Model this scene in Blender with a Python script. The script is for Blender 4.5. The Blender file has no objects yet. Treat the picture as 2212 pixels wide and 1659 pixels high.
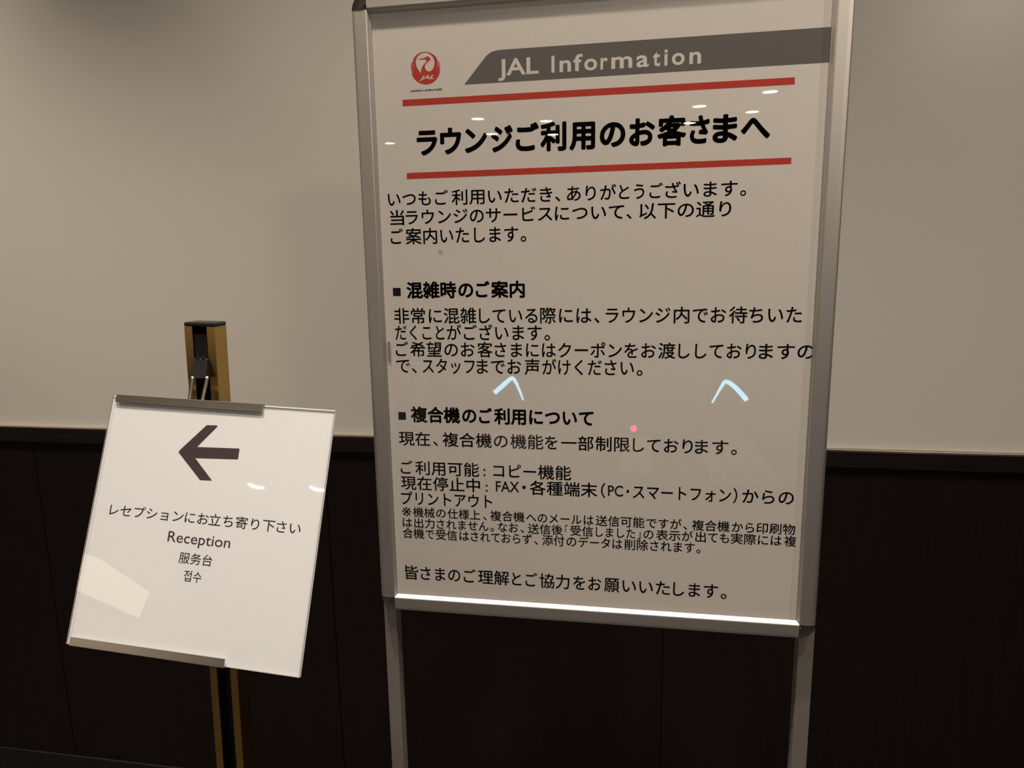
import bpy, bmesh, math, random
from mathutils import Matrix, Vector

S = bpy.context.scene
C = S.collection
random.seed(7)

# ------------------------------------------------------------------ camera
H = 1.36            # height of the lens above the floor, metres
WALL_Y = 1.45       # face of the wall behind the two signs
cam_d = bpy.data.cameras.new('camera')
cam = bpy.data.objects.new('camera', cam_d)
C.objects.link(cam)
cam_d.sensor_fit = 'HORIZONTAL'
cam_d.sensor_width = 36.0
cam_d.lens = 36.0 * 1496.95 / 2212.0
cam_d.clip_start = 0.02
YAW, PITCH, ROLL = -0.171285, 0.173064, 0.015788
_fwd = Vector((math.sin(YAW) * math.cos(PITCH), math.cos(YAW) * math.cos(PITCH), -math.sin(PITCH)))
_rt = Vector((math.cos(YAW), -math.sin(YAW), 0))
_dn = _fwd.cross(_rt)
_r2 = math.cos(ROLL) * _rt + math.sin(ROLL) * _dn
_d2 = -math.sin(ROLL) * _rt + math.cos(ROLL) * _dn
_m = Matrix((( _r2.x, -_d2.x, -_fwd.x), (_r2.y, -_d2.y, -_fwd.y), (_r2.z, -_d2.z, -_fwd.z))).to_4x4()
cam.matrix_world = Matrix.Translation((0, 0, H)) @ _m
S.camera = cam

# ------------------------------------------------------------------ view, world, light
S.view_settings.view_transform = 'Standard'
S.view_settings.look = 'None'
S.view_settings.exposure = 0.0
S.view_settings.gamma = 1.0
S.view_settings.use_curve_mapping = False
w = bpy.data.worlds.new('world'); S.world = w; w.use_nodes = True
w.node_tree.nodes['Background'].inputs[0].default_value = (1, .84, .66, 1)
w.node_tree.nodes['Background'].inputs[1].default_value = 0.0
CEIL = 3.10
WARM = (1.0, .83, .66)

def spot(name, x, y, power, cone=110, blend=.5, radius=.03, aim=(0, 0, -1), z=CEIL - .012):
    d = bpy.data.lights.new(name, 'SPOT'); d.energy = power; d.color = WARM
    d.spot_size = math.radians(cone); d.spot_blend = blend; d.shadow_soft_size = radius
    o = bpy.data.objects.new(name, d); C.objects.link(o); o.location = (x, y, z)
    o.rotation_euler = Vector(aim).to_track_quat('-Z', 'Y').to_euler()
    return o

# the row of downlights along the wall above the signs: x, y, watts, beam
K = 1.46
for _x, _y, _e, _c in ((-1.8, .75, 142, 86), (-.55, .60, 100, 90), (.12, .62, 22, 90), (.70, .20, 60, 90), (-.30, .12, 50, 60), (1.25, .50, 56, 120)):
    spot('lamp_wall_row', _x, _y, _e * K, _c, .9)
# lamp added at right for the stand's soft wall shadow; the lobby's own lamps
spot('shadow_lamp_right', 2.2, -2.35, 72 * K, 80, .8, .22, (-2.57, 3.3, -1.6))
for _x, _y in ((-3.66, -4.28), (-3.02, -4.28), (.74, -6.76), (-1.88, -6.82), (1.4, -7.23)):
    spot('lamp_lobby', _x, _y, 110 * K, 130, .6)
LINES = [
    ('headline', 'b', 162.46, 34.35, [('ラ', -289.5, -260.5), ('ウ', -256.8, -227.2), ('ン', -222.7, -192.3), ('ジ', -186.8, -157.3), ('ご', -153.7, -122.7), ('利', -120.8, -86.4), ('用', -82.6, -49.0), ('の', -43.2, -10.3), ('お', -5.6, 26.9), ('客', 30.0, 66.0), ('さ', 69.6, 94.4), ('ま', 98.3, 128.7), ('へ', 132.5, 167.8)]),
    ('greeting_text', 'r', 89.12, 19.99, [('いつもご', -333.9, -248.0), ('利用', -243.2, -197.3), ('いただき', -192.6, -105.4), ('、', -101.2, -94.9), ('ありが', -85.9, -21.4), ('とうご', -17.7, 38.3), ('ざいます', 41.2, 131.3), ('。', 134.8, 141.9)]),
    ('greeting_text', 'r', 64.18, 20.29, [('当', -332.0, -311.5), ('ラウンジの', -309.3, -199.0), ('サービス', -196.1, -105.5), ('につい', -102.0, -34.2), ('て', -30.8, -10.7), ('、', -7.7, -1.0), ('以下の通り', 8.7, 124.6)]),
    ('greeting_text', 'r', 38.47, 21.48, [('ご', -332.5, -314.2), ('案内', -310.7, -265.3), ('いたします', -260.8, -151.9), ('。', -148.4, -141.1)]),
    ('section_heading', 'h', -35.81, 22.04, [('混雑時', -312.4, -240.3), ('の', -237.5, -216.1), ('ご', -212.7, -192.9), ('案内', -191.0, -143.8)]),
    ('waiting_text', 'r', -71.75, 21.85, [('非常', -332.4, -286.8), ('に', -281.5, -262.4), ('混雑', -259.7, -212.7), ('している', -208.9, -126.7), ('際', -123.0, -101.3), ('には', -97.0, -52.9), ('、', -48.7, -42.4), ('ラウンジ', -33.6, 51.5), ('内', 56.0, 76.4), ('でお', 80.5, 123.1), ('待', 126.8, 150.0), ('ちいた', 152.1, 217.6)]),
    ('waiting_text', 'r', -95.51, 21.79, [('だくこと', -332.0, -259.4), ('がござ', -255.9, -190.1), ('います', -186.4, -121.0), ('。', -116.6, -110.2)]),
    ('waiting_text', 'r', -119.5, 21.29, [('ご', -332.3, -313.5), ('希望', -310.8, -264.1), ('のお', -260.2, -216.2), ('客', -212.4, -190.6), ('さまには', -187.6, -101.6), ('クーポン', -98.4, -11.5), ('をお', -8.4, 33.7), ('渡', 36.7, 59.4), ('ししており', 63.2, 162.8), ('ますの', 166.4, 235.8)]),
    ('waiting_text', 'r', -143.24, 22.18, [('で、', -332.6, -302.1), ('スタッフ', -293.5, -216.8), ('までお', -213.8, -150.2), ('声', -145.6, -124.3), ('がけくだ', -120.7, -38.5), ('さい', -34.7, 5.0), ('。', 8.9, 16.1)]),
    ('section_heading', 'h', -214.76, 22.5, [('複合機', -313.7, -240.1), ('の', -237.0, -216.2), ('ご', -212.4, -193.4), ('利用', -190.3, -144.3), ('について', -139.9, -49.5)]),
    ('copier_text', 'r', -251.05, 20.9, [('現在', -333.6, -286.2), ('、', -281.4, -274.8), ('複合機', -267.4, -194.4), ('の', -191.4, -171.3), ('機能', -167.4, -120.0), ('を', -117.8, -100.0), ('一部', -94.8, -49.3), ('制限', -46.3, 1.1), ('しており', 5.0, 85.6), ('ます', 88.7, 132.6), ('。', 136.4, 143.8)]),
    ('usage_list', 'r', -295.23, 20.84, [('ご', -332.9, -314.4), ('利用可能', -310.4, -214.2), (':', -207.9, -204.8), ('コピー', -193.3, -130.8), ('機能', -128.0, -80.6)]),
    ('usage_list', 'r', -318.83, 20.88, [('現在停止中', -333.5, -213.3), (':', -205.0, -201.9), ('*FAX', -189.9, -155.3), ('・', -151.0, -145.8), ('各種端末', -140.4, -43.6), ('（', -38.3, -32.3), ('*PC', -28.6, -7.4), ('・', -2.8, 0.7), ('スマートフォン', 6.1, 138.6), ('）', 141.4, 146.8), ('からの', 153.5, 220.4)]),
    ('usage_list', 'r', -342.6, 21.3, [('プリントアウト', -334.3, -195.8)]),
    ('small_print', 'r', -363.91, 15.47, [('※', -333.6, -319.7), ('機械', -316.5, -283.4), ('の', -281.0, -266.5), ('仕様上', -263.7, -214.2), ('、', -209.5, -204.9), ('複合機', -199.4, -148.3), ('へのメール', -145.9, -65.7), ('は', -62.6, -48.5), ('送信可能', -45.8, 23.0), ('ですが', 25.1, 73.7), ('、', 76.1, 81.4), ('複合機', 87.7, 138.4), ('から', 141.4, 171.0), ('印刷物', 173.8, 224.5)]),
    ('small_print', 'r', -380.85, 15.33, [('は', -333.5, -318.8), ('出力', -315.5, -284.0), ('されません', -280.7, -202.0), ('。', -198.9, -194.2), ('なお', -188.0, -157.7), ('、', -153.9, -150.0), ('送信後', -143.8, -92.7), ('「', -89.2, -85.9), ('受信', -82.1, -49.2), ('しました', -45.4, 10.2), ('」', 13.5, 17.6), ('の', 21.7, 35.5), ('表示', 39.2, 72.6), ('が', 74.5, 89.4), ('出', 93.0, 107.3), ('ても', 110.0, 138.3), ('実際', 140.7, 174.0), ('には', 176.7, 207.9), ('複', 211.0, 226.6)]),
    ('small_print', 'r', -397.55, 15.99, [('合機', -334.3, -300.8), ('で', -298.4, -285.4), ('受信', -282.5, -250.0), ('は', -246.4, -231.7), ('されて', -229.3, -185.3), ('おらず', -182.9, -137.9), ('、', -134.0, -129.4), ('添付', -122.8, -90.5), ('の', -87.4, -73.2), ('データ', -70.1, -25.0), ('は', -21.6, -7.6), ('削除', -4.8, 28.5), ('されます', 31.3, 92.5), ('。', 95.1, 100.2)]),
    ('closing_text', 'r', -460.61, 22.16, [('皆', -333.8, -312.3), ('さまのご', -309.0, -223.1), ('理解', -219.8, -172.6), ('とご', -168.3, -130.7), ('協力', -127.4, -83.0), ('をお', -77.7, -37.0), ('願', -32.9, -11.1), ('いいた', -6.9, 60.0), ('します', 64.5, 126.1), ('。', 130.9, 137.3)]),
    ('banner_lettering', 'w', 251.28, 19.49, [('*JAL', -175.7, -122.2), ('*I', -105.5, -101.5), ('*n', -95.1, -80.3), ('*f', -77.3, -65.5), ('*o', -63.4, -47.0), ('*r', -42.7, -33.5), ('*m', -29.1, -2.8), ('*a', 2.2, 17.7), ('*t', 22.5, 31.8), ('*i', 36.7, 40.9), ('*o', 46.0, 61.7), ('*n', 67.4, 81.5)]),
]
SHAPE_LOGO = [[(-273.08, 276.83), (-268.7, 275.98), (-264.35, 274.12), (-260.37, 271.19), (-257.95, 268.36), (-257.0, 264.99), (-256.77, 260.97), (-257.54, 257.01), (-258.37, 254.77), (-256.64, 257.53), (-255.89, 260.92), (-255.92, 263.78), (-256.09, 266.08), (-254.81, 263.14), (-254.28, 260.25), (-254.44, 257.4), (-255.27, 255.16), (-256.55, 252.94), (-254.85, 254.56), (-253.96, 256.8), (-253.52, 258.38), (-253.45, 255.05), (-253.89, 253.36), (-254.77, 251.4), (-255.64, 250.01), (-254.46, 251.38), (-254.06, 251.93), (-254.19, 249.93), (-255.57, 246.56), (-257.9, 243.24), (-261.18, 239.97), (-265.39, 237.31), (-270.19, 236.31), (-274.64, 236.21), (-279.07, 237.03), (-283.46, 238.9), (-287.49, 241.74), (-290.54, 245.39), (-292.6, 249.56), (-293.33, 251.91), (-292.23, 250.69), (-290.8, 249.86), (-292.46, 252.73), (-293.5, 255.39), (-294.13, 257.16), (-293.93, 258.88), (-292.96, 256.22), (-292.07, 254.56), (-290.85, 253.21), (-292.32, 256.19), (-293.28, 259.13), (-293.07, 262.57), (-292.26, 265.11), (-291.51, 266.39), (-291.37, 263.62), (-290.75, 260.13), (-289.12, 256.46), (-290.24, 260.1), (-290.86, 263.59), (-290.46, 267.02), (-289.2, 269.81), (-286.54, 272.8), (-282.63, 275.25), (-278.15, 276.57)], [(-280.35, 249.72), (-281.04, 251.6), (-283.45, 254.8), (-285.53, 258.67), (-286.76, 262.77), (-286.55, 266.21), (-285.4, 269.58), (-283.06, 272.59), (-279.48, 274.94), (-275.64, 275.85), (-272.48, 275.88), (-268.73, 274.96), (-265.35, 272.64), (-262.94, 269.64), (-261.37, 266.11), (-260.94, 262.37), (-261.59, 258.4), (-263.49, 254.78), (-266.09, 252.63), (-268.97, 251.94), (-271.47, 252.78), (-273.42, 254.79), (-274.46, 257.44), (-274.1, 260.29), (-272.23, 262.76), (-269.43, 264.88), (-265.88, 267.01), (-267.06, 269.03), (-268.9, 270.57), (-271.09, 270.99), (-273.21, 270.27), (-274.52, 269.03), (-279.08, 268.85), (-284.05, 268.47), (-279.13, 267.59), (-274.08, 267.4), (-272.2, 266.94), (-271.73, 265.77), (-272.95, 263.78), (-275.58, 261.24), (-277.91, 258.5), (-279.35, 255.71), (-279.98, 252.58)]]
SHAPE_BANNER = [[(-221.3, 232.98), (-191.19, 266.52), (-184.94, 270.66), (-177.53, 272.45), (-170.79, 272.93), (234.6, 273.24), (238.83, 273.16), (238.64, 233.27), (234.43, 233.31)]]
SHAPE_RED_RULE = [[[(-307.22, 218.28), (193.83, 218.46), (193.94, 210.16), (-307.13, 210.18)]], [[(-305.24, 123.38), (194.58, 123.93), (194.64, 116.26), (-305.59, 115.32)]]]
SHAPE_BULLET = [[[(-332.6, -32.34), (-321.2, -32.45), (-321.16, -43.8), (-332.58, -43.72)]], [[(-332.6, -211.88), (-321.34, -211.79), (-321.49, -223.18), (-332.76, -223.17)]]]
SIGN_ARROW = [(-46.41, 86.38), (-45.38, 88.33), (-15.03, 120.88), (-14.23, 121.24), (-0.84, 121.83), (0.01, 120.94), (-0.45, 119.66), (-22.73, 93.89), (33.07, 96.09), (34.01, 95.54), (34.02, 83.73), (32.98, 82.89), (-22.62, 80.22), (4.03, 55.73), (3.44, 55.22), (-11.49, 54.62), (-44.09, 83.43), (-45.77, 84.87)]
SIGN_LINES = [('r', 9.83, 13.82, [('レセプション', -126.26, -25.42), ('にお', -23.12, 8.13), ('立ち寄り下', 8.62, 94.02), ('さい', 96.13, 126.66)]), ('r', -14.2, 12.3, [('*Reception', -41.41, 41.0)]), ('r', -37.13, 12.75, [('服务台', -22.33, 21.28)]), ('r', -56.98, 12.67, [('접수', -12.15, 11.13)])]

# ------------------------------------------------------------------ materials
def mat(name, col, rough=.5, metal=0.0, spec=.5, noise=0.0, nscale=40, bump=0.0, bscale=200, stretch=None):
    m = bpy.data.materials.new(name); m.use_nodes = True
    nt = m.node_tree; b = nt.nodes['Principled BSDF']
    b.inputs['Base Color'].default_value = (*col, 1)
    b.inputs['Roughness'].default_value = rough
    b.inputs['Metallic'].default_value = metal
    b.inputs['Specular IOR Level'].default_value = spec
    if noise or bump:
        tc = nt.nodes.new('ShaderNodeTexCoord'); mp = nt.nodes.new('ShaderNodeMapping')
        nt.links.new(tc.outputs['Object'], mp.inputs[0])
        if stretch: mp.inputs['Scale'].default_value = stretch
    if noise:
        n = nt.nodes.new('ShaderNodeTexNoise'); n.inputs['Scale'].default_value = nscale; n.inputs['Detail'].default_value = 6
        nt.links.new(mp.outputs[0], n.inputs['Vector'])
        r = nt.nodes.new('ShaderNodeValToRGB')
        r.color_ramp.elements[0].position = .3; r.color_ramp.elements[1].position = .7
        r.color_ramp.elements[0].color = tuple(c * (1 - noise) for c in col) + (1,)
        r.color_ramp.elements[1].color = tuple(min(1, c * (1 + noise)) for c in col) + (1,)
        nt.links.new(n.outputs[0], r.inputs[0]); nt.links.new(r.outputs[0], b.inputs['Base Color'])
    if bump:
        n2 = nt.nodes.new('ShaderNodeTexNoise'); n2.inputs['Scale'].default_value = bscale
        nt.links.new(mp.outputs[0], n2.inputs['Vector'])
        bp = nt.nodes.new('ShaderNodeBump'); bp.inputs['Strength'].default_value = bump; bp.inputs['Distance'].default_value = .001
        nt.links.new(n2.outputs[0], bp.inputs['Height']); nt.links.new(bp.outputs[0], b.inputs['Normal'])
    return m

def emit(name, col, strength):
    m = bpy.data.materials.new(name); m.use_nodes = True
    nt = m.node_tree; nt.nodes.remove(nt.nodes['Principled BSDF'])
    e = nt.nodes.new('ShaderNodeEmission'); e.inputs[0].default_value = (*col, 1); e.inputs[1].default_value = strength
    nt.links.new(e.outputs[0], nt.nodes['Material Output'].inputs[0])
    return m

def clear_sheet(name, f0=.06, rough=.015):
    """a clear plastic sheet: see-through, with the mirror reflection of its two faces (Schlick)"""
    m = bpy.data.materials.new(name); m.use_nodes = True
    nt = m.node_tree; nt.nodes.remove(nt.nodes['Principled BSDF'])
    t = nt.nodes.new('ShaderNodeBsdfTransparent'); g = nt.nodes.new('ShaderNodeBsdfGlossy'); g.inputs['Roughness'].default_value = rough
    lw = nt.nodes.new('ShaderNodeLayerWeight'); lw.inputs['Blend'].default_value = .5
    p = nt.nodes.new('ShaderNodeMath'); p.operation = 'POWER'; p.inputs[1].default_value = 5
    a = nt.nodes.new('ShaderNodeMath'); a.operation = 'MULTIPLY_ADD'; a.inputs[1].default_value = 1 - f0; a.inputs[2].default_value = f0
    mx = nt.nodes.new('ShaderNodeMixShader')
    nt.links.new(lw.outputs['Facing'], p.inputs[0]); nt.links.new(p.outputs[0], a.inputs[0]); nt.links.new(a.outputs[0], mx.inputs[0])
    nt.links.new(t.outputs[0], mx.inputs[1]); nt.links.new(g.outputs[0], mx.inputs[2])
    nt.links.new(mx.outputs[0], nt.nodes['Material Output'].inputs[0])
    return m

M = dict(
    wall=mat('painted_board', (.545, .545, .522), .27, 0, .28, noise=.015, nscale=900, bump=.03, bscale=1500),
    wood=mat('dark_wenge_veneer', (.0080, .0052, .0051), .32, 0, .32, noise=.16, nscale=9, bump=.05, bscale=60, stretch=(14, 14, .6)),
    woodcap=mat('dark_wenge_cap', (.010, .0072, .0065), .30, 0, .45, noise=.35, nscale=9, stretch=(.6, 14, 14)),
    sheen_strip=mat('ledge_sheen_strip', (.42, .37, .31), .30, 1, .5, noise=.03),
    base=mat('black_vinyl', (.012, .012, .015), .5, 0, .3, noise=.2, nscale=30),
    carpet=mat('dark_carpet', (.05, .045, .045), .95, 0, .1, noise=.4, nscale=300),
    ceil=mat('white_ceiling', (.75, .72, .68), .9, 0, .2, noise=.02, nscale=60),
    lobby=mat('lobby_wall', (.27, .235, .20), .7, 0, .3, noise=.05, nscale=5),
    alu=mat('satin_aluminium', (.78, .76, .74), .45, 1, .5, noise=.02, nscale=400),
    legalu=mat('grey_aluminium', (.46, .43, .41), .5, .75, .5, noise=.03, nscale=300),
    chrome=mat('chrome', (.42, .41, .42), .07, 1, .5, noise=.01),
    paper=mat('poster_paper', (.82, .805, .785), .75, 0, .2, noise=.012, nscale=250),
    black=mat('black_ink', (.012, .010, .009), .6, 0, .2, noise=.05, nscale=100),
    grey=mat('grey_ink', (.165, .158, .158), .6, 0, .2, noise=.02, nscale=100),
    red=mat('red_ink', (.60, .060, .045), .6, 0, .2, noise=.04, nscale=200),
    board=mat('white_sign_board', (.775, .83, .885), .6, 0, .3, noise=.01, nscale=250),
    plum=mat('plum_black_ink', (.055, .040, .050), .6, 0, .2, noise=.03, nscale=100),
    clip=mat('brushed_clip', (.62, .60, .58), .28, 1, .5, noise=.03, nscale=30, stretch=(.3, 20, 20)),
    gold=mat('brushed_gold', (.60, .40, .13), .22, 1, .5, noise=.04, nscale=300),
    plastic=mat('black_plastic', (.012, .012, .014), .42, 0, .5, noise=.1, nscale=60),
    lining=mat('dark_slot_lining', (.006, .006, .010), .5, 0, .4, noise=.1, nscale=60),
    rod=mat('steel_rod', (.62, .58, .52), .25, 1, .5, noise=.03, nscale=100),
    film=clear_sheet('clear_film', .055, .012),
    acrylic=clear_sheet('clear_acrylic', .05, .012),
    acryledge=mat('acrylic_edge', (.40, .36, .31), .15, 0, .6, noise=.02),
    stain=mat('grey_smudge', (.58, .56, .54), .8, 0, .2, noise=.35, nscale=700),
    lamp=emit('lit_reflector_glow', (1, .86, .68), 60),  # no bulb: lamplight on the reflector, put in as emission
    baffle=mat('lamp_baffle', (.35, .31, .27), .6, 0, .3, noise=.02),
    trim=mat('white_trim', (.78, .76, .72), .5, 0, .4, noise=.01),
    led=emit('blue_white_led', (.36, .76, 1.0), 17),
    redlamp=emit('red_lamp', (1.0, .01, .14), 24),
    gatebody=mat('gate_shell', (.10, .10, .11), .4, .2, .5, noise=.03),
    tile=mat('pale_stone_mat', (.62, .56, .49), .7, 0, .3, noise=.06, nscale=60),
    tilemark=mat('pale_arrow', (.85, .80, .72), .7, 0, .3, noise=.02),
    glowpanel=emit('lit_panel', (1, .80, .55), 3.6),
    glowbar=emit('added_lit_bar', (1, .86, .68), 0.8),
)

# ------------------------------------------------------------------ helpers
def link(name, me, material, parent=None, loc=None):
    o = bpy.data.objects.new(name, me); C.objects.link(o)
    for mm in (material if isinstance(material, (list, tuple)) else [material]): me.materials.append(mm)
    if parent is not None:
        o.parent = parent
        o.matrix_parent_inverse = PINV.get(parent.name, Matrix())
    return o

PINV = {}
def from_bm(name, bm, material, parent=None, smooth=False):
    bmesh.ops.recalc_face_normals(bm, faces=bm.faces)
    me = bpy.data.meshes.new(name); bm.to_mesh(me); bm.free()
    if smooth:
        for p in me.polygons: p.use_smooth = True
    o = link(name, me, material, parent)
    if parent is not None: PINV[o.name] = Matrix()
    return o

def thing(name, label, cat, loc, group=None):
    o = bpy.data.objects.new(name, None); C.objects.link(o)
    o.location = loc; o.empty_display_size = .1
    PINV[o.name] = Matrix.Translation(loc).inverted()
    o['label'] = label; o['category'] = cat
    if group: o['group'] = group
    return o

def lab(o, text):
    o['label'] = text
    return o

def structure(o):
    o['kind'] = 'structure'
    return o

def add_box(bm, x0, x1, y0, y1, z0, z1, mtx=None, bevel=0):
    b2 = bmesh.new()
    vs = [b2.verts.new((x, y, z)) for x in (x0, x1) for y in (y0, y1) for z in (z0, z1)]
    for f in ((0, 1, 3, 2), (4, 6, 7, 5), (0, 4, 5, 1), (2, 3, 7, 6), (0, 2, 6, 4), (1, 5, 7, 3)):
        b2.faces.new([vs[i] for i in f])
    bmesh.ops.recalc_face_normals(b2, faces=b2.faces)
    if bevel:
        bmesh.ops.bevel(b2, geom=list(b2.edges), offset=bevel, segments=2, affect='EDGES', profile=.5)
    merge(bm, b2, mtx)

def merge(bm, b2, mtx=None):
    mp = {}
    for v in b2.verts: mp[v] = bm.verts.new(mtx @ v.co if mtx else v.co)
    for f in b2.faces: bm.faces.new([mp[v] for v in f.verts])
    b2.free()

def box(name, x0, x1, y0, y1, z0, z1, m, parent=None, bevel=0, mtx=None):
    bm = bmesh.new(); add_box(bm, x0, x1, y0, y1, z0, z1, mtx, bevel)
    return from_bm(name, bm, m, parent)

def add_tube(bm, pts, radii, n=12, caps=True):
    rings = []
    for i, p in enumerate(pts):
        p = Vector(p)
        t = (Vector(pts[min(i + 1, len(pts) - 1)]) - Vector(pts[max(i - 1, 0)])).normalized()
        a = t.orthogonal().normalized() if i == 0 else (a - t * a.dot(t)).normalized()
        b = t.cross(a)
        r = radii[i] if isinstance(radii, (list, tuple)) else radii
        rings.append([bm.verts.new(p + r * (math.cos(2 * math.pi * k / n) * a + math.sin(2 * math.pi * k / n) * b)) for k in range(n)])
    for r0, r1 in zip(rings, rings[1:]):
        for k in range(n): bm.faces.new((r0[k], r0[(k + 1) % n], r1[(k + 1) % n], r1[k]))
    if caps:
        bm.faces.new(rings[0][::-1]); bm.faces.new(rings[-1])

def add_loft(bm, rings, closed=True, caps=False):
    rs = [[bm.verts.new(p) for p in r] for r in rings]
    n = len(rs[0])
    for a, b in zip(rs, rs[1:]):
        for k in range(n if closed else n - 1):
            bm.faces.new((a[k], a[(k + 1) % n], b[(k + 1) % n], b[k]))
    if caps:
        bm.faces.new(rs[0][::-1]); bm.faces.new(rs[-1])

def flat_mesh(polys, place):
    """filled flat outline (holes allowed); place() maps 2-D millimetres to 3-D"""
    cu = bpy.data.curves.new('outline', 'CURVE'); cu.dimensions = '2D'; cu.fill_mode = 'BOTH'
    for pl in polys:
        s = cu.splines.new('POLY'); s.points.add(len(pl) - 1); s.use_cyclic_u = True
        for q, (x, y) in zip(s.points, pl): q.co = (x, y, 0, 1)
    return curve_mesh(cu, place)

def curve_mesh(cu, place):
    o = bpy.data.objects.new('outline', cu); C.objects.link(o)
    dg = bpy.context.evaluated_depsgraph_get()
    me = bpy.data.meshes.new_from_object(o.evaluated_get(dg))
    bpy.data.objects.remove(o); bpy.data.curves.remove(cu)
    me.materials.clear()
    for v in me.vertices: v.co = place(v.co.x, v.co.y)
    return me

_text_cache = {}
def glyphs(text, bold, shear=0.0):
    key = (text, bold, shear)
    if key not in _text_cache:
        cu = bpy.data.curves.new('writing', 'FONT'); cu.body = text; cu.size = 1
        cu.resolution_u = 4; cu.shear = shear
        if text.isascii(): cu.offset = bold; cu.fill_mode = 'FRONT'
        o = bpy.data.objects.new('writing', cu); C.objects.link(o)
        dg = bpy.context.evaluated_depsgraph_get()
        me = bpy.data.meshes.new_from_object(o.evaluated_get(dg))
        bpy.data.objects.remove(o); bpy.data.curves.remove(cu)
        vs = [(v.co.x, v.co.y) for v in me.vertices]; fs = [tuple(p.vertices) for p in me.polygons]
        bpy.data.meshes.remove(me)
        if bold and not text.isascii():             # heavier strokes: the same glyph struck again around itself
            n, k = len(vs), (16 if bold > .02 else 8)
            base, faces = vs, fs
            vs, fs = [], []
            for i in range(k):
                a = 2 * math.pi * (i + .5) / k
                vs += [(x + bold * math.cos(a), y + bold * math.sin(a)) for x, y in base]
                fs += [tuple(j + i * n for j in f) for f in faces]
        _text_cache[key] = (vs, fs)
    return _text_cache[key]

def write_line(bm, z, h, chunks, place, bold=0.0, dot=None):
    """one printed line: chunks (text, left, right) in mm, z the mid height of the characters"""
    for t, x0, x1 in chunks:
        if t == '※':
            write_fit(bm, t, x0, x1, z - h * .46, z + h * .46, place)
            continue
        latin = t.startswith('*')
        t = t.lstrip('*')
        vs, fs = glyphs(t, bold)
        a, b = min(v[0] for v in vs), max(v[0] for v in vs)
        sx = (x1 - x0) / (b - a)
        if latin:
            cap = h * .74 if t in ('FAX', 'PC') else h
            em = cap / .690; base = z - cap / 2
        else: em = h / .915; base = z - .38 * em
        if t in '、。・': sx = em if t != '・' else sx
        if t in '、。':
            off = (x0 + x1) / 2 - sx * (a + b) / 2
        else: off = x0 - a * sx
        mp = [bm.verts.new(place(off + x * sx, base + y * em)) for x, y in vs]
        for f in fs: bm.faces.new([mp[i] for i in f])

def write_fit(bm, text, x0, x1, z0, z1, place, bold=0.0, shear=0.0):
    vs, fs = glyphs(text, bold, shear)
    xa, xb = min(v[0] for v in vs), max(v[0] for v in vs); ya, yb = min(v[1] for v in vs), max(v[1] for v in vs)
    mp = [bm.verts.new(place(x0 + (x - xa) / (xb - xa) * (x1 - x0), z0 + (y - ya) / (yb - ya) * (z1 - z0))) for x, y in vs]
    for f in fs: bm.faces.new([mp[i] for i in f])

def as_obj(name, bm, m, parent):
    me = bpy.data.meshes.new(name); bm.to_mesh(me); bm.free()
    o = link(name, me, m, parent); PINV[o.name] = Matrix()
    return o

# ------------------------------------------------------------------ the room
RX0, RX1, RY0 = -4.55, 4.4, -10.5
CAP_T, CAP_B, BASE_T = H - .3815, H - .4165, H - 1.289
structure(box('wall_back', RX0, RX1, WALL_Y, WALL_Y + .12, 0, CEIL, M['wall']))
bm = bmesh.new()
xs = [RX0] + [x for x in [.0795 + .7695 * k for k in range(-6, 6)] if RX0 + .05 < x < RX1 - .05] + [RX1]
for a, b in zip(xs, xs[1:]):
    add_box(bm, a + .0012, b - .0012, WALL_Y - .006, WALL_Y - .0016, BASE_T - .002, CAP_B + .004, None, .0008)
add_box(bm, RX0, RX1, WALL_Y - .0015, WALL_Y - .0002, BASE_T, CAP_B)
structure(from_bm('trim_2', bm, M['wood']))
bm = bmesh.new(); add_box(bm, RX0, RX1, WALL_Y - .015, WALL_Y - .0002, CAP_B, CAP_T, None, .0012)
structure(from_bm('trim_1', bm, M['woodcap']))
structure(box('trim_3', RX0, RX1, WALL_Y - .0140, WALL_Y - .0002, CAP_T + .0001, CAP_T + .0022, M['sheen_strip'], None, .0006))  # strip added for the wall's reflection along the glossy cap top
bm = bmesh.new(); add_box(bm, RX0, RX1, WALL_Y - .010, WALL_Y - .0002, .0005, BASE_T, None, .001)
structure(from_bm('baseboard_back', bm, M['base']))
structure(box('floor', RX0 - .1, RX1 + .1, RY0 - .1, WALL_Y + .12, -.1, 0, M['carpet']))
structure(box('wall_left', RX0 - .12, RX0, RY0, WALL_Y, 0, CEIL, M['lobby']))
structure(box('wall_right', RX1, RX1 + .12, RY0, WALL_Y, 0, CEIL, M['lobby']))
structure(box('wall_front', RX0, RX1, RY0 - .12, RY0, 0, CEIL, M['lobby']))

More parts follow.
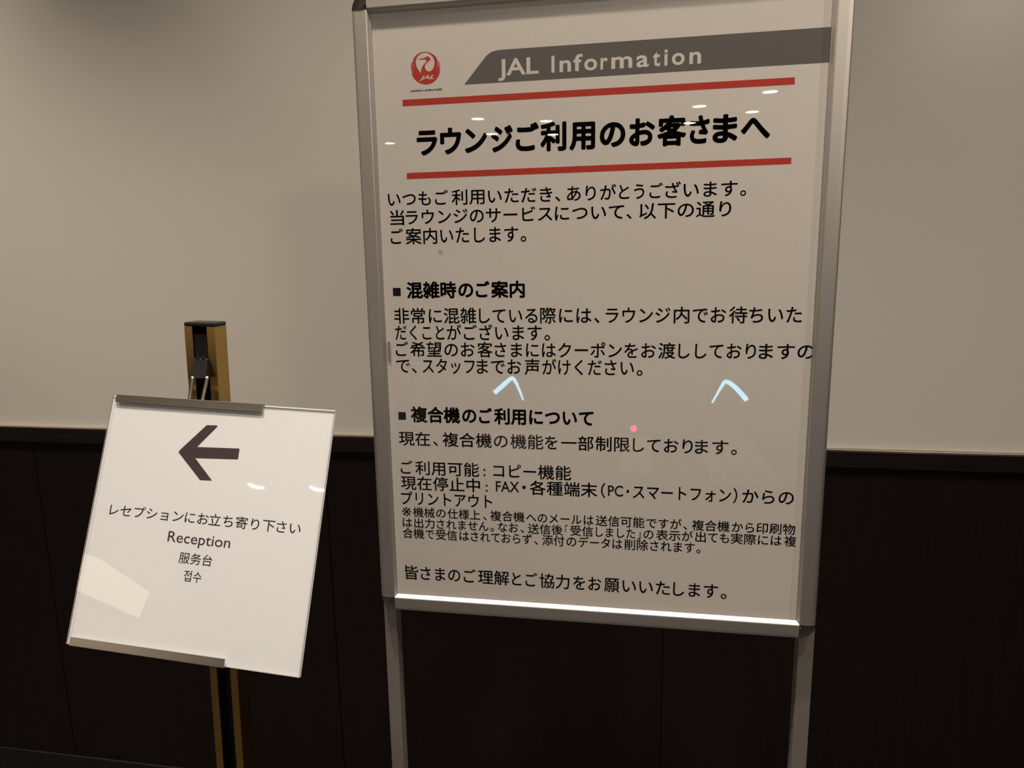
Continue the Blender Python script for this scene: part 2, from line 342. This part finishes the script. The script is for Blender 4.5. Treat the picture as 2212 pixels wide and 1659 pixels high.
# ceiling with round cut-outs for the recessed downlights
R_CAN = .085
LIGHTS = [
    (-3.49, -8.2, 'round recessed ceiling downlight, mirrored at the left margin of the poster beside its headline'),
    (-1.88, -6.82, 'round recessed ceiling downlight, mirrored above the third headline character'),
    (-1.08, -7.16, 'round recessed ceiling downlight, mirrored just above the sixth headline character'),
    (-1.91, -7.86, 'round recessed ceiling downlight, mirrored across the fourth headline character'),
    (-1.1, -8.11, 'round recessed ceiling downlight, mirrored across the middle of the sixth headline character'),
    (0.74, -6.76, 'round recessed ceiling downlight, mirrored above the tenth headline character'),
    (0.71, -7.74, 'round recessed ceiling downlight, mirrored on the tenth headline character'),
    (1.42, -6.22, 'round recessed ceiling downlight, mirrored under the right end of the upper red rule'),
    (1.4, -7.23, 'round recessed ceiling downlight, mirrored just above the last headline character'),
    (-3.66, -4.28, 'round recessed ceiling downlight, mirrored in the reception sign below the arrow shaft'),
    (-3.02, -4.28, 'round recessed ceiling downlight, mirrored at the right edge of the reception sign'),
    (-1.8, 0.75, 'round recessed ceiling downlight near the wall, left of the reception sign'),
    (-0.55, 0.6, 'round recessed ceiling downlight near the wall, over the reception sign'),
    (.12, .62, 'round recessed ceiling downlight near the wall, straight over the poster stand'),
    (0.7, 0.2, 'round recessed ceiling downlight a step out from the wall, above the poster stand'),
    (-.30, .12, 'round recessed ceiling downlight a step out from the wall, between the two signs'),
    (1.25, .50, 'round recessed ceiling downlight near the wall, right of the poster stand'),
    (2.2, -2.35, 'added ceiling downlight behind the viewer on the right, for the soft wall shadow'),
]
rect = [(RX0 - .1, RY0 - .1), (RX1 + .1, RY0 - .1), (RX1 + .1, WALL_Y + .12), (RX0 - .1, WALL_Y + .12)]
circ = [[(x + R_CAN * math.cos(2 * math.pi * k / 40), y + R_CAN * math.sin(2 * math.pi * k / 40)) for k in range(40)] for x, y, _ in LIGHTS]
me = flat_mesh([rect] + circ, lambda x, y: (x, y, CEIL))
bm = bmesh.new(); bm.from_mesh(me); bpy.data.meshes.remove(me)
ret = bmesh.ops.extrude_face_region(bm, geom=bm.faces[:])
for v in ret['geom']:
    if isinstance(v, bmesh.types.BMVert): v.co.z += .015
structure(from_bm('ceiling', bm, M['ceil']))

def lathe(bm, prof, n=40):
    add_loft(bm, [[(r * math.cos(2 * math.pi * k / n), r * math.sin(2 * math.pi * k / n), z) for k in range(n)] for r, z in prof])

def make_downlight(label):
    t = thing('ceiling_downlight', label, 'ceiling light', (0, 0, 0), 'recessed ceiling downlights')
    bm = bmesh.new(); lathe(bm, [(.0842, -.001), (.096, -.001), (.096, -.0040), (.091, -.0060), (.083, -.0060), (.0808, -.003), (.0808, .004), (.0842, .004), (.0842, -.001)])
    from_bm('trim_ring', bm, M['trim'], t, True)
    bm = bmesh.new(); lathe(bm, [(.0810, .005), (.0820, .028)])  # lower reflector band: the lamplight falling on it is made emissive
    lab(from_bm('reflector_glow', bm, M['lamp'], t, True), 'lower reflector band, its lamplight given as glow')
    bm = bmesh.new(); lathe(bm, [(.0820, .028), (.070, .10), (.0, .105)])
    from_bm('reflector', bm, M['baffle'], t, True)
    return t
first = make_downlight(LIGHTS[0][2])
first.location = (LIGHTS[0][0], LIGHTS[0][1], CEIL)
for x, y, text in LIGHTS[1:]:
    c = first.copy(); C.objects.link(c); c.location = (x, y, CEIL); c['label'] = text
    for ch in first.children:
        d = ch.copy(); C.objects.link(d); d.parent = c

# ------------------------------------------------------------------ poster stand
D = .94                                   # front face of the snap frame
PX0, PX1, PZ0, PZ1 = -.350, .236, H - .500, H + .3325     # where flat rail faces end (frame opening, before the lip)
RW = .0215                                # rail width
stand = thing('poster_stand', 'tall aluminium snap-frame floor stand holding the large notice with red rules', 'sign stand', (-.057, .955, 0))
PROF = [(0, 16), (0, 6), (.4, 3.6), (1.4, 1.8), (3.0, .6), (5.2, .1), (7.5, 0), (19.6, 0), (20.5, .2), (21.2, .55), (21.8, 1.1), (22.4, 1.8), (23.0, 2.6), (23.6, 3.5), (23.65, 3.9), (24.5, 4.8), (25.2, 5.6), (25.0, 5.7), (20.2, 5.7), (20.2, 16)]
def rail(a, b, inward):
    """rail between frame-opening corners a and b (x, z); inward points to the opening centre"""
    a, b, inw = Vector((a[0], 0, a[1])), Vector((b[0], 0, b[1])), Vector((inward[0], 0, inward[1]))
    s = (b - a).normalized()
    bm = bmesh.new(); r0, r1 = [], []
    for t, d in PROF:
        e = max(0.0, t - 21.5) / 1000 + .0003
        off = inw * ((t - 21.5) / 1000) + Vector((0, D + d / 1000, 0))
        r0.append(a + s * e + off); r1.append(b - s * e + off)
    add_loft(bm, [r0, r1], True, True)
    return from_bm('frame_rail', bm, M['alu'], stand)
rail((PX0, PZ1), (PX1, PZ1), (0, -1)); rail((PX0, PZ0), (PX1, PZ0), (0, 1))
rail((PX0, PZ0), (PX0, PZ1), (1, 0)); rail((PX1, PZ0), (PX1, PZ1), (-1, 0))
for cx_, cz_, a0 in ((PX0, PZ1, 90), (PX0, PZ0, 180), (PX1, PZ0, 270), (PX1, PZ1, 0)):
    bm = bmesh.new(); rings = []
    for k in range(17):
        an = math.radians(a0 + .8 + 88.4 * k / 16)
        ring = []
        for t, d in [(0, 15.6), (-.3, 6), (.2, 3.2), (1.3, 1.3), (3.0, .2), (5.5, -.4), (9, -.7), (16, -.5), (21.3, .2), (21.3, 15.6)]:
            r = (21.5 - t) / 1000
            ring.append((cx_ + r * math.cos(an), D + d / 1000, cz_ + r * math.sin(an)))
        rings.append(ring)
    add_loft(bm, rings, True, True)
    lab(from_bm('corner_cap', bm, M['chrome'], stand), 'rounded chrome corner piece')
box('backing_board', PX0 - .001, PX1 + .001, D + .0070, D + .0150, PZ0 - .001, PZ1 + .001, M['base'], stand)

PY = D + .0064
def on_poster(dy):
    return lambda x, z: (x / 1000, PY + dy, H + z / 1000)
poster = box('poster', PX0 - .001, PX1 + .001, PY, PY + .0005, PZ0 - .001, PZ1 + .001, M['paper'], stand)
lab(poster, 'white printed notice with grey banner and black writing')
PR = on_poster(-.0001); PR2 = on_poster(-.00018)
def printed(name, polys, m, place=PR):
    me = flat_mesh(polys, place)
    o = link(name, me, m, poster); PINV[o.name] = Matrix()
    return o
lab(printed('banner', SHAPE_BANNER, M['grey']), 'grey banner with slanted, rounded left end')
lab(printed('logo', SHAPE_LOGO, M['red']), 'round red crane emblem')
for q in SHAPE_RED_RULE: lab(printed('red_rule', q, M['red']), 'long thin red line')
for q in SHAPE_BULLET: lab(printed('bullet', q, M['black']), 'small black square')
bm = bmesh.new(); write_fit(bm, 'JAL', -282.6, -261.9, 241.0, 247.4, PR2, .028, .35)
lab(as_obj('logo_lettering', bm, M['paper'], poster), 'white slanted letters in the red emblem')
bm = bmesh.new(); write_fit(bm, 'JAPAN AIRLINES', -296.5, -251.4, 226.8, 230.0, PR, .022, .32)
lab(as_obj('emblem_caption', bm, M['black'], poster), 'tiny black slanted capitals')
BOLD = dict(b=.040, h=.030, r=.011, w=.020)
groups = []
for nm, st, z, h, ch in LINES:
    if groups and groups[-1][0] == nm: groups[-1][2].append((z, h, ch))
    else: groups.append((nm, st, [(z, h, ch)]))
for nm, st, ls in groups:
    bm = bmesh.new()
    for z, h, ch in ls: write_line(bm, z, h, ch, PR2 if st == 'w' else PR, BOLD[st])
    as_obj(nm, bm, M['paper'] if st == 'w' else M['black'], poster)
disc = [(-261.5 + 3.4 * math.cos(k * .2618), 15.9 + 3.0 * math.sin(k * .2618)) for k in range(24)]
lab(printed('smudge', [disc], M['stain']), 'faint grey round mark on the paper')
bm = bmesh.new()
bm.faces.new([bm.verts.new(v) for v in ((PX0 - .001, D + .0059, PZ0 - .001), (PX1 + .001, D + .0059, PZ0 - .001), (PX1 + .001, D + .0059, PZ1 + .001), (PX0 - .001, D + .0059, PZ1 + .001))])
lab(as_obj('clear_cover', bm, M['film'], stand), 'clear glossy sheet over the notice')

lab(box('cover_tab', -.3440, -.3400, D + .0050, D + .0058, H - .137, H - .108, M['legalu'], stand, .0002), 'small grey tab at the left edge of the notice')
for x0, x1 in ((-.3740, -.3540), (.2398, .2610)):
    bm = bmesh.new(); add_box(bm, x0, x1, D + .0163, D + .0383, .012, PZ0 + .25, None, .0012)
    from_bm('leg', bm, M['legalu'], stand)
    bm = bmesh.new(); add_box(bm, x0 - .008, x1 + .008, D - .12, D + .26, .0, .012, None, .003)
    from_bm('foot', bm, M['legalu'], stand)

# ------------------------------------------------------------------ reception sign
rec = thing('reception_sign_stand', 'gold post with a square white tilted sign showing a left arrow', 'sign stand', (-.58, .812, 0))
LEAN = Matrix.Translation((-.5403, .80, H - .0735)) @ Matrix.Rotation(math.radians(1.45), 4, 'Y')
TOPZ, BOTZ = 0.0, -(H - .0735) + .014
def post_box(bm, x0, x1, y0, y1, z0, z1, bev=.0006):
    add_box(bm, x0 / 1000, x1 / 1000, y0 / 1000, y1 / 1000, z0, z1, LEAN, bev)
bm = bmesh.new()
out_ = [(-21, 0), (-10.2, 0), (-10.2, 1.6), (-11, 1.6), (-11, 17), (11, 17), (11, 1.6), (10.2, 1.6), (10.2, 0), (21, 0), (21, 26), (-21, 26)]
add_loft(bm, [[LEAN @ Vector((x / 1000, y / 1000, z)) for x, y in out_] for z in (BOTZ, TOPZ)], True, True)
from_bm('post', bm, M['gold'], rec)
bm = bmesh.new(); add_loft(bm, [[LEAN @ Vector((x / 1000, y / 1000, z)) for x, y in [(-10.9, 1.7), (-10.3, 1.7), (-10.3, 16.3), (10.3, 16.3), (10.3, 1.7), (10.9, 1.7), (10.9, 16.9), (-10.9, 16.9)]] for z in (BOTZ, TOPZ)], True, True)
lab(from_bm('slot_lining', bm, M['lining'], rec), 'black channel down the front of the gold post')
bm = bmesh.new(); post_box(bm, -21.4, 21.4, -.6, 27, TOPZ, TOPZ + .0052, .0018)
lab(from_bm('post_cap', bm, M['plastic'], rec), 'black plastic end cap')
bm = bmesh.new(); post_box(bm, -10.1, 10.1, 2.2, 16.0, -.040, -.0105, .0008)
from_bm('slider', bm, M['plastic'], rec)
# hinge block, leaning forward from the slot
bm = bmesh.new()
r0 = [(-8.0, -2.2, -.0405), (10.1, -2.2, -.0405), (10.1, 10, -.0405), (-8.0, 10, -.0405)]
r1 = [(-11.5, -12.5, -.0650), (11.8, -12.5, -.0650), (11.8, -2.0, -.0650), (-11.5, -2.0, -.0650)]
add_loft(bm, [[LEAN @ Vector((x / 1000, y / 1000, z)) for x, y, z in r] for r in (r1, r0)], True, True)
bmesh.ops.bevel(bm, geom=list(bm.edges), offset=.0008, segments=2, affect='EDGES', profile=.5)
hb = from_bm('hinge_block', bm, M['plastic'], rec)
bm = bmesh.new()
for x in (-5.5, 2.0): post_box(bm, x, x + 3.6, -3.2, 4, -.047, -.0385, .0005)
from_bm('hinge_knuckle', bm, M['plastic'], hb)

SC = Vector((-.49959, .70720, H - .30330))
EX, EY, EN = Vector((.998928, -.027312, -.037377)), Vector((.044587, .350485, .935507)), Vector((-.012451, -.936170, .351327))
SM = Matrix(((EX.x, EY.x, EN.x, SC.x), (EX.y, EY.y, EN.y, SC.y), (EX.z, EY.z, EN.z, SC.z), (0, 0, 0, 1)))
def on_sign(d):
    return lambda a, b: SM @ Vector((a / 1000, b / 1000, d / 1000))
HS = .15
board = box('sign_board', -HS, HS, -HS, HS, -.0022, -.0002, M['board'], rec, 0, SM)
lab(board, 'square white panel')
def signed(name, me, m): 
    o = link(name, me, m, board); PINV[o.name] = Matrix(); return o
lab(signed('arrow', flat_mesh([SIGN_ARROW], on_sign(-.1)), M['plum']), 'dark arrow pointing left')
for nm, (st, z, h, ch) in zip(('japanese_lettering', 'english_lettering', 'chinese_lettering', 'korean_lettering'), SIGN_LINES):
    bm = bmesh.new(); write_line(bm, z, h, ch, on_sign(-.1), .004)
    as_obj(nm, bm, M['plum'], board)
bm = bmesh.new()
bm.faces.new([bm.verts.new(on_sign(2.0)(x, y)) for x, y in ((-150, -150), (150, -150), (150, 150), (-150, 150))])
lab(as_obj('clear_cover', bm, M['acrylic'], rec), 'clear glossy sheet over the panel')
bm = bmesh.new()
for (xa, ya), (xb, yb) in (((-150, -150), (150, -150)), ((150, -150), (150, 150)), ((150, 150), (-150, 150)), ((-150, 150), (-150, -150))):
    bm.faces.new([bm.verts.new(on_sign(d)(x, y)) for x, y, d in ((xa, ya, .6), (xb, yb, .6), (xb, yb, 2.0), (xa, ya, 2.0))])
as_obj('cover_edge', bm, M['acryledge'], rec)
def clip(x0, x1, y, sgn):
    """folded channel gripping the panel edge: front lip, top web, back lip"""
    bm = bmesh.new(); w_ = 8.6
    for a, b, d0, d1 in ((y - sgn * w_, y + sgn * 1.0, 2.1, 3.2), (y + sgn * .2, y + sgn * 1.2, -3.6, 3.2), (y - sgn * w_, y + sgn * 1.0, -3.6, -2.4)):
        add_box(bm, x0 / 1000, x1 / 1000, min(a, b) / 1000, max(a, b) / 1000, d0 / 1000, d1 / 1000, SM, .0002)
    return from_bm('edge_clip', bm, M['clip'], rec)
lab(clip(-144.3, 58.2, 150, 1), 'metal strip gripping the top edge'); lab(clip(-144.8, 58.4, -150, -1), 'metal strip gripping the bottom edge')
# steel rods from the hinge block down to the holder behind the panel
for (p0, p1) in (((-.5463, .7850, H - .1385), (-.5446, .7725, H - .1625)), ((-.5262, .7850, H - .1382), (-.5268, .7725, H - .1630))):
    p0, p1 = Vector(p0), Vector(p1); p2 = Vector((p1.x - .001, .7570, H - .2080)); p3 = Vector((p2.x, p2.y - .0165, H - .256))
    bm = bmesh.new(); add_tube(bm, [p0 + (p0 - p1) * .12, p0, p1, p2, p3], .0021, 14)
    from_bm('rod', bm, M['rod'], rec, True)
box('holder_plate', -.075, .012, -.05, .118, -.0082, -.0037, M['plastic'], rec, .0008, SM)
bm = bmesh.new(); lathe(bm, [(.0, .014), (.13, .013), (.138, .010), (.14, .004), (.14, .0), (.0, .0)], 48)
for v in bm.verts: v.co += Vector((-.575, .815, 0))
from_bm('base_plate', bm, M['plastic'], rec, True)

# ------------------------------------------------------------------ the lobby behind the viewer, seen in the reflections
def gate(pts, radii, label, x0, x1):
    y = -3.60
    cx = (x0 + x1) / 2
    t = thing('gate_post', label, 'gate', (cx, y - .2, 0))
    top = pts[len(pts) // 2]
    body = [(p[0], p[1] - .012) for p in pts]
    out = [(body[0][0], 0)] + body + [(body[-1][0], 0)]
    bm = bmesh.new()
    add_loft(bm, [[(x, yy, z) for x, z in out] for yy in (y - .005, y - .45)], True, True)
    from_bm('gate_body', bm, M['gatebody'], t)
    bm = bmesh.new()
    add_tube(bm, [(x, y + .006, z) for x, z in pts], radii, 10)
    lab(from_bm('light_strip', bm, M['led'], t, True), 'bent strip of blue-white light')
SG = 5.5
def arch(l, a, r):
    (lx, lz), (ax, az), (rx, rz) = [(u * SG, H + v * SG) for u, v in (l, a, r)]
    pts = [(lx, lz), (lx + (ax - lx) * .4, lz + (az - lz) * .42), (lx + (ax - lx) * .75, lz + (az - lz) * .80), (lx + (ax - lx) * .9, lz + (az - lz) * .95), (ax, az),
           (ax + (rx - ax) * .2, az + (rz - az) * .07), (ax + (rx - ax) * .45, az + (rz - az) * .30), (ax + (rx - ax) * .75, az + (rz - az) * .66), (rx, rz)]
    return pts
gate(arch((-.199, -.1905), (-.172, -.168), (-.156, -.201)), [.019, .019, .018, .017, .016, .014, .012, .009, .007],
     'low dark gate post under the bent blue-white light, mirrored left in the poster', -1.1, -.85)
gate(arch((.115, -.2), (.132, -.169), (.162, -.195)), [.007, .009, .012, .014, .016, .017, .018, .019, .019],
     'low dark gate post under the bent blue-white light, mirrored right in the poster', .63, .9)
t = thing('signal_post', 'slim post with a round red no-entry light, mirrored in the poster', 'post', (.03, -3.64, 0))
zc = H - .241 * SG
box('signal_shaft', .0, .066, -3.67, -3.612, 0, zc + .06, M['gatebody'], t, .004)
bm = bmesh.new(); add_tube(bm, [(.033, -3.612, zc), (.033, -3.604, zc)], .025, 24)
lamp_ = lab(from_bm('signal_lamp', bm, M['redlamp'], t), 'round red light')
bm = bmesh.new(); add_box(bm, .019, .047, -3.6038, -3.603, zc - .0025, zc + .0025)
from_bm('signal_bar', bm, M['trim'], lamp_)

def floor_mat(x0, x1, y0, y1, up, label):
    t = thing('floor_mat', label, 'floor mat', ((x0 + x1) / 2, (y0 + y1) / 2, 0))
    bm = bmesh.new()
    n = 7
    for k in range(n):
        a = x0 + (x1 - x0) * k / n
        add_box(bm, a + .003, a + (x1 - x0) / n - .003, y0, y1, .001, .010, None, .001)
    from_bm('mat_slab', bm, M['tile'], t)
    cx = (x0 + x1) / 2; cy = (y0 + y1) / 2; s = .11; k = 1 if up else -1
    me = flat_mesh([[(cx - s * .4, cy - k * s), (cx + s * .4, cy - k * s), (cx + s * .4, cy), (cx + s, cy), (cx, cy + k * s), (cx - s, cy), (cx - s * .4, cy)]], lambda x, y: (x, y, .0106))
    lab(link('arrow', me, M['tilemark'], t), 'pale arrow on the mat').matrix_parent_inverse = PINV[t.name]
floor_mat(-1.06, -.60, -3.55, -2.45, False, 'pale ribbed floor mat with arrow, mirrored under the left bent light')
floor_mat(.50, .92, -3.55, -2.35, True, 'pale ribbed floor mat with arrow, mirrored under the right bent light')
t = thing('tactile_strip', 'narrow pale ribbed floor strip between the two mats', 'floor strip', (.05, -2.95, 0))
bm = bmesh.new()
add_box(bm, -.06, .16, -3.5, -2.5, .0005, .004)
from_bm('strip_base', bm, M['tile'], t)
bm = bmesh.new()
for k in range(8): add_box(bm, -.052 + k * .0265, -.038 + k * .0265, -3.48, -2.52, .0035, .009, None, .001)
from_bm('strip_ribs', bm, M['tilemark'], t)

t = thing('added_counter', 'added long dark counter carrying lit bars for the blurred highlights in the wall gloss', 'counter', (-3.3, -3.9, 0))
box('counter_body', -4.45, -2.30, -4.3, -3.61, 0, 1.10, M['gatebody'], t, .004)  # unseen counter, added to carry the bars behind the wall highlights
box('worktop', -4.5, -2.25, -4.35, -3.57, 1.102, 1.14, M['trim'], t, .004)
lab(box('added_lit_bar', -4.66 + .0 + .03, -3.90, -3.609, -3.600, .835, 1.06, M['glowbar'], t), 'added warm lit bar')
lab(box('added_lit_bar', -3.55, -2.94, -3.609, -3.600, .835, 1.06, M['glowbar'], t), 'added warm lit bar')

t = thing('lit_wall_panel', 'warm backlit panel on the far left wall, mirrored in the lower left of the reception sign', 'light panel', (RX0, -3.9, 1.8))
prof = [(-3.15, H + .765), (-3.4, H + .765), (-3.67, H + .80), (-4.05, H + .76), (-4.45, H + .72), (-4.44, H + .48), (-3.51, H + .51), (-3.15, H + .49)]
bm = bmesh.new(); add_loft(bm, [[(x, y, z) for y, z in prof] for x in (RX0 + .001, RX0 + .04)], True, True)
from_bm('panel_case', bm, M['trim'], t)
me = bpy.data.meshes.new('panel_face')
bm = bmesh.new(); add_loft(bm, [[(x, y, z) for y, z in prof] for x in (RX0 + .0405, RX0 + .045)], True, True)
from_bm('panel_face', bm, M['glowpanel'], t)
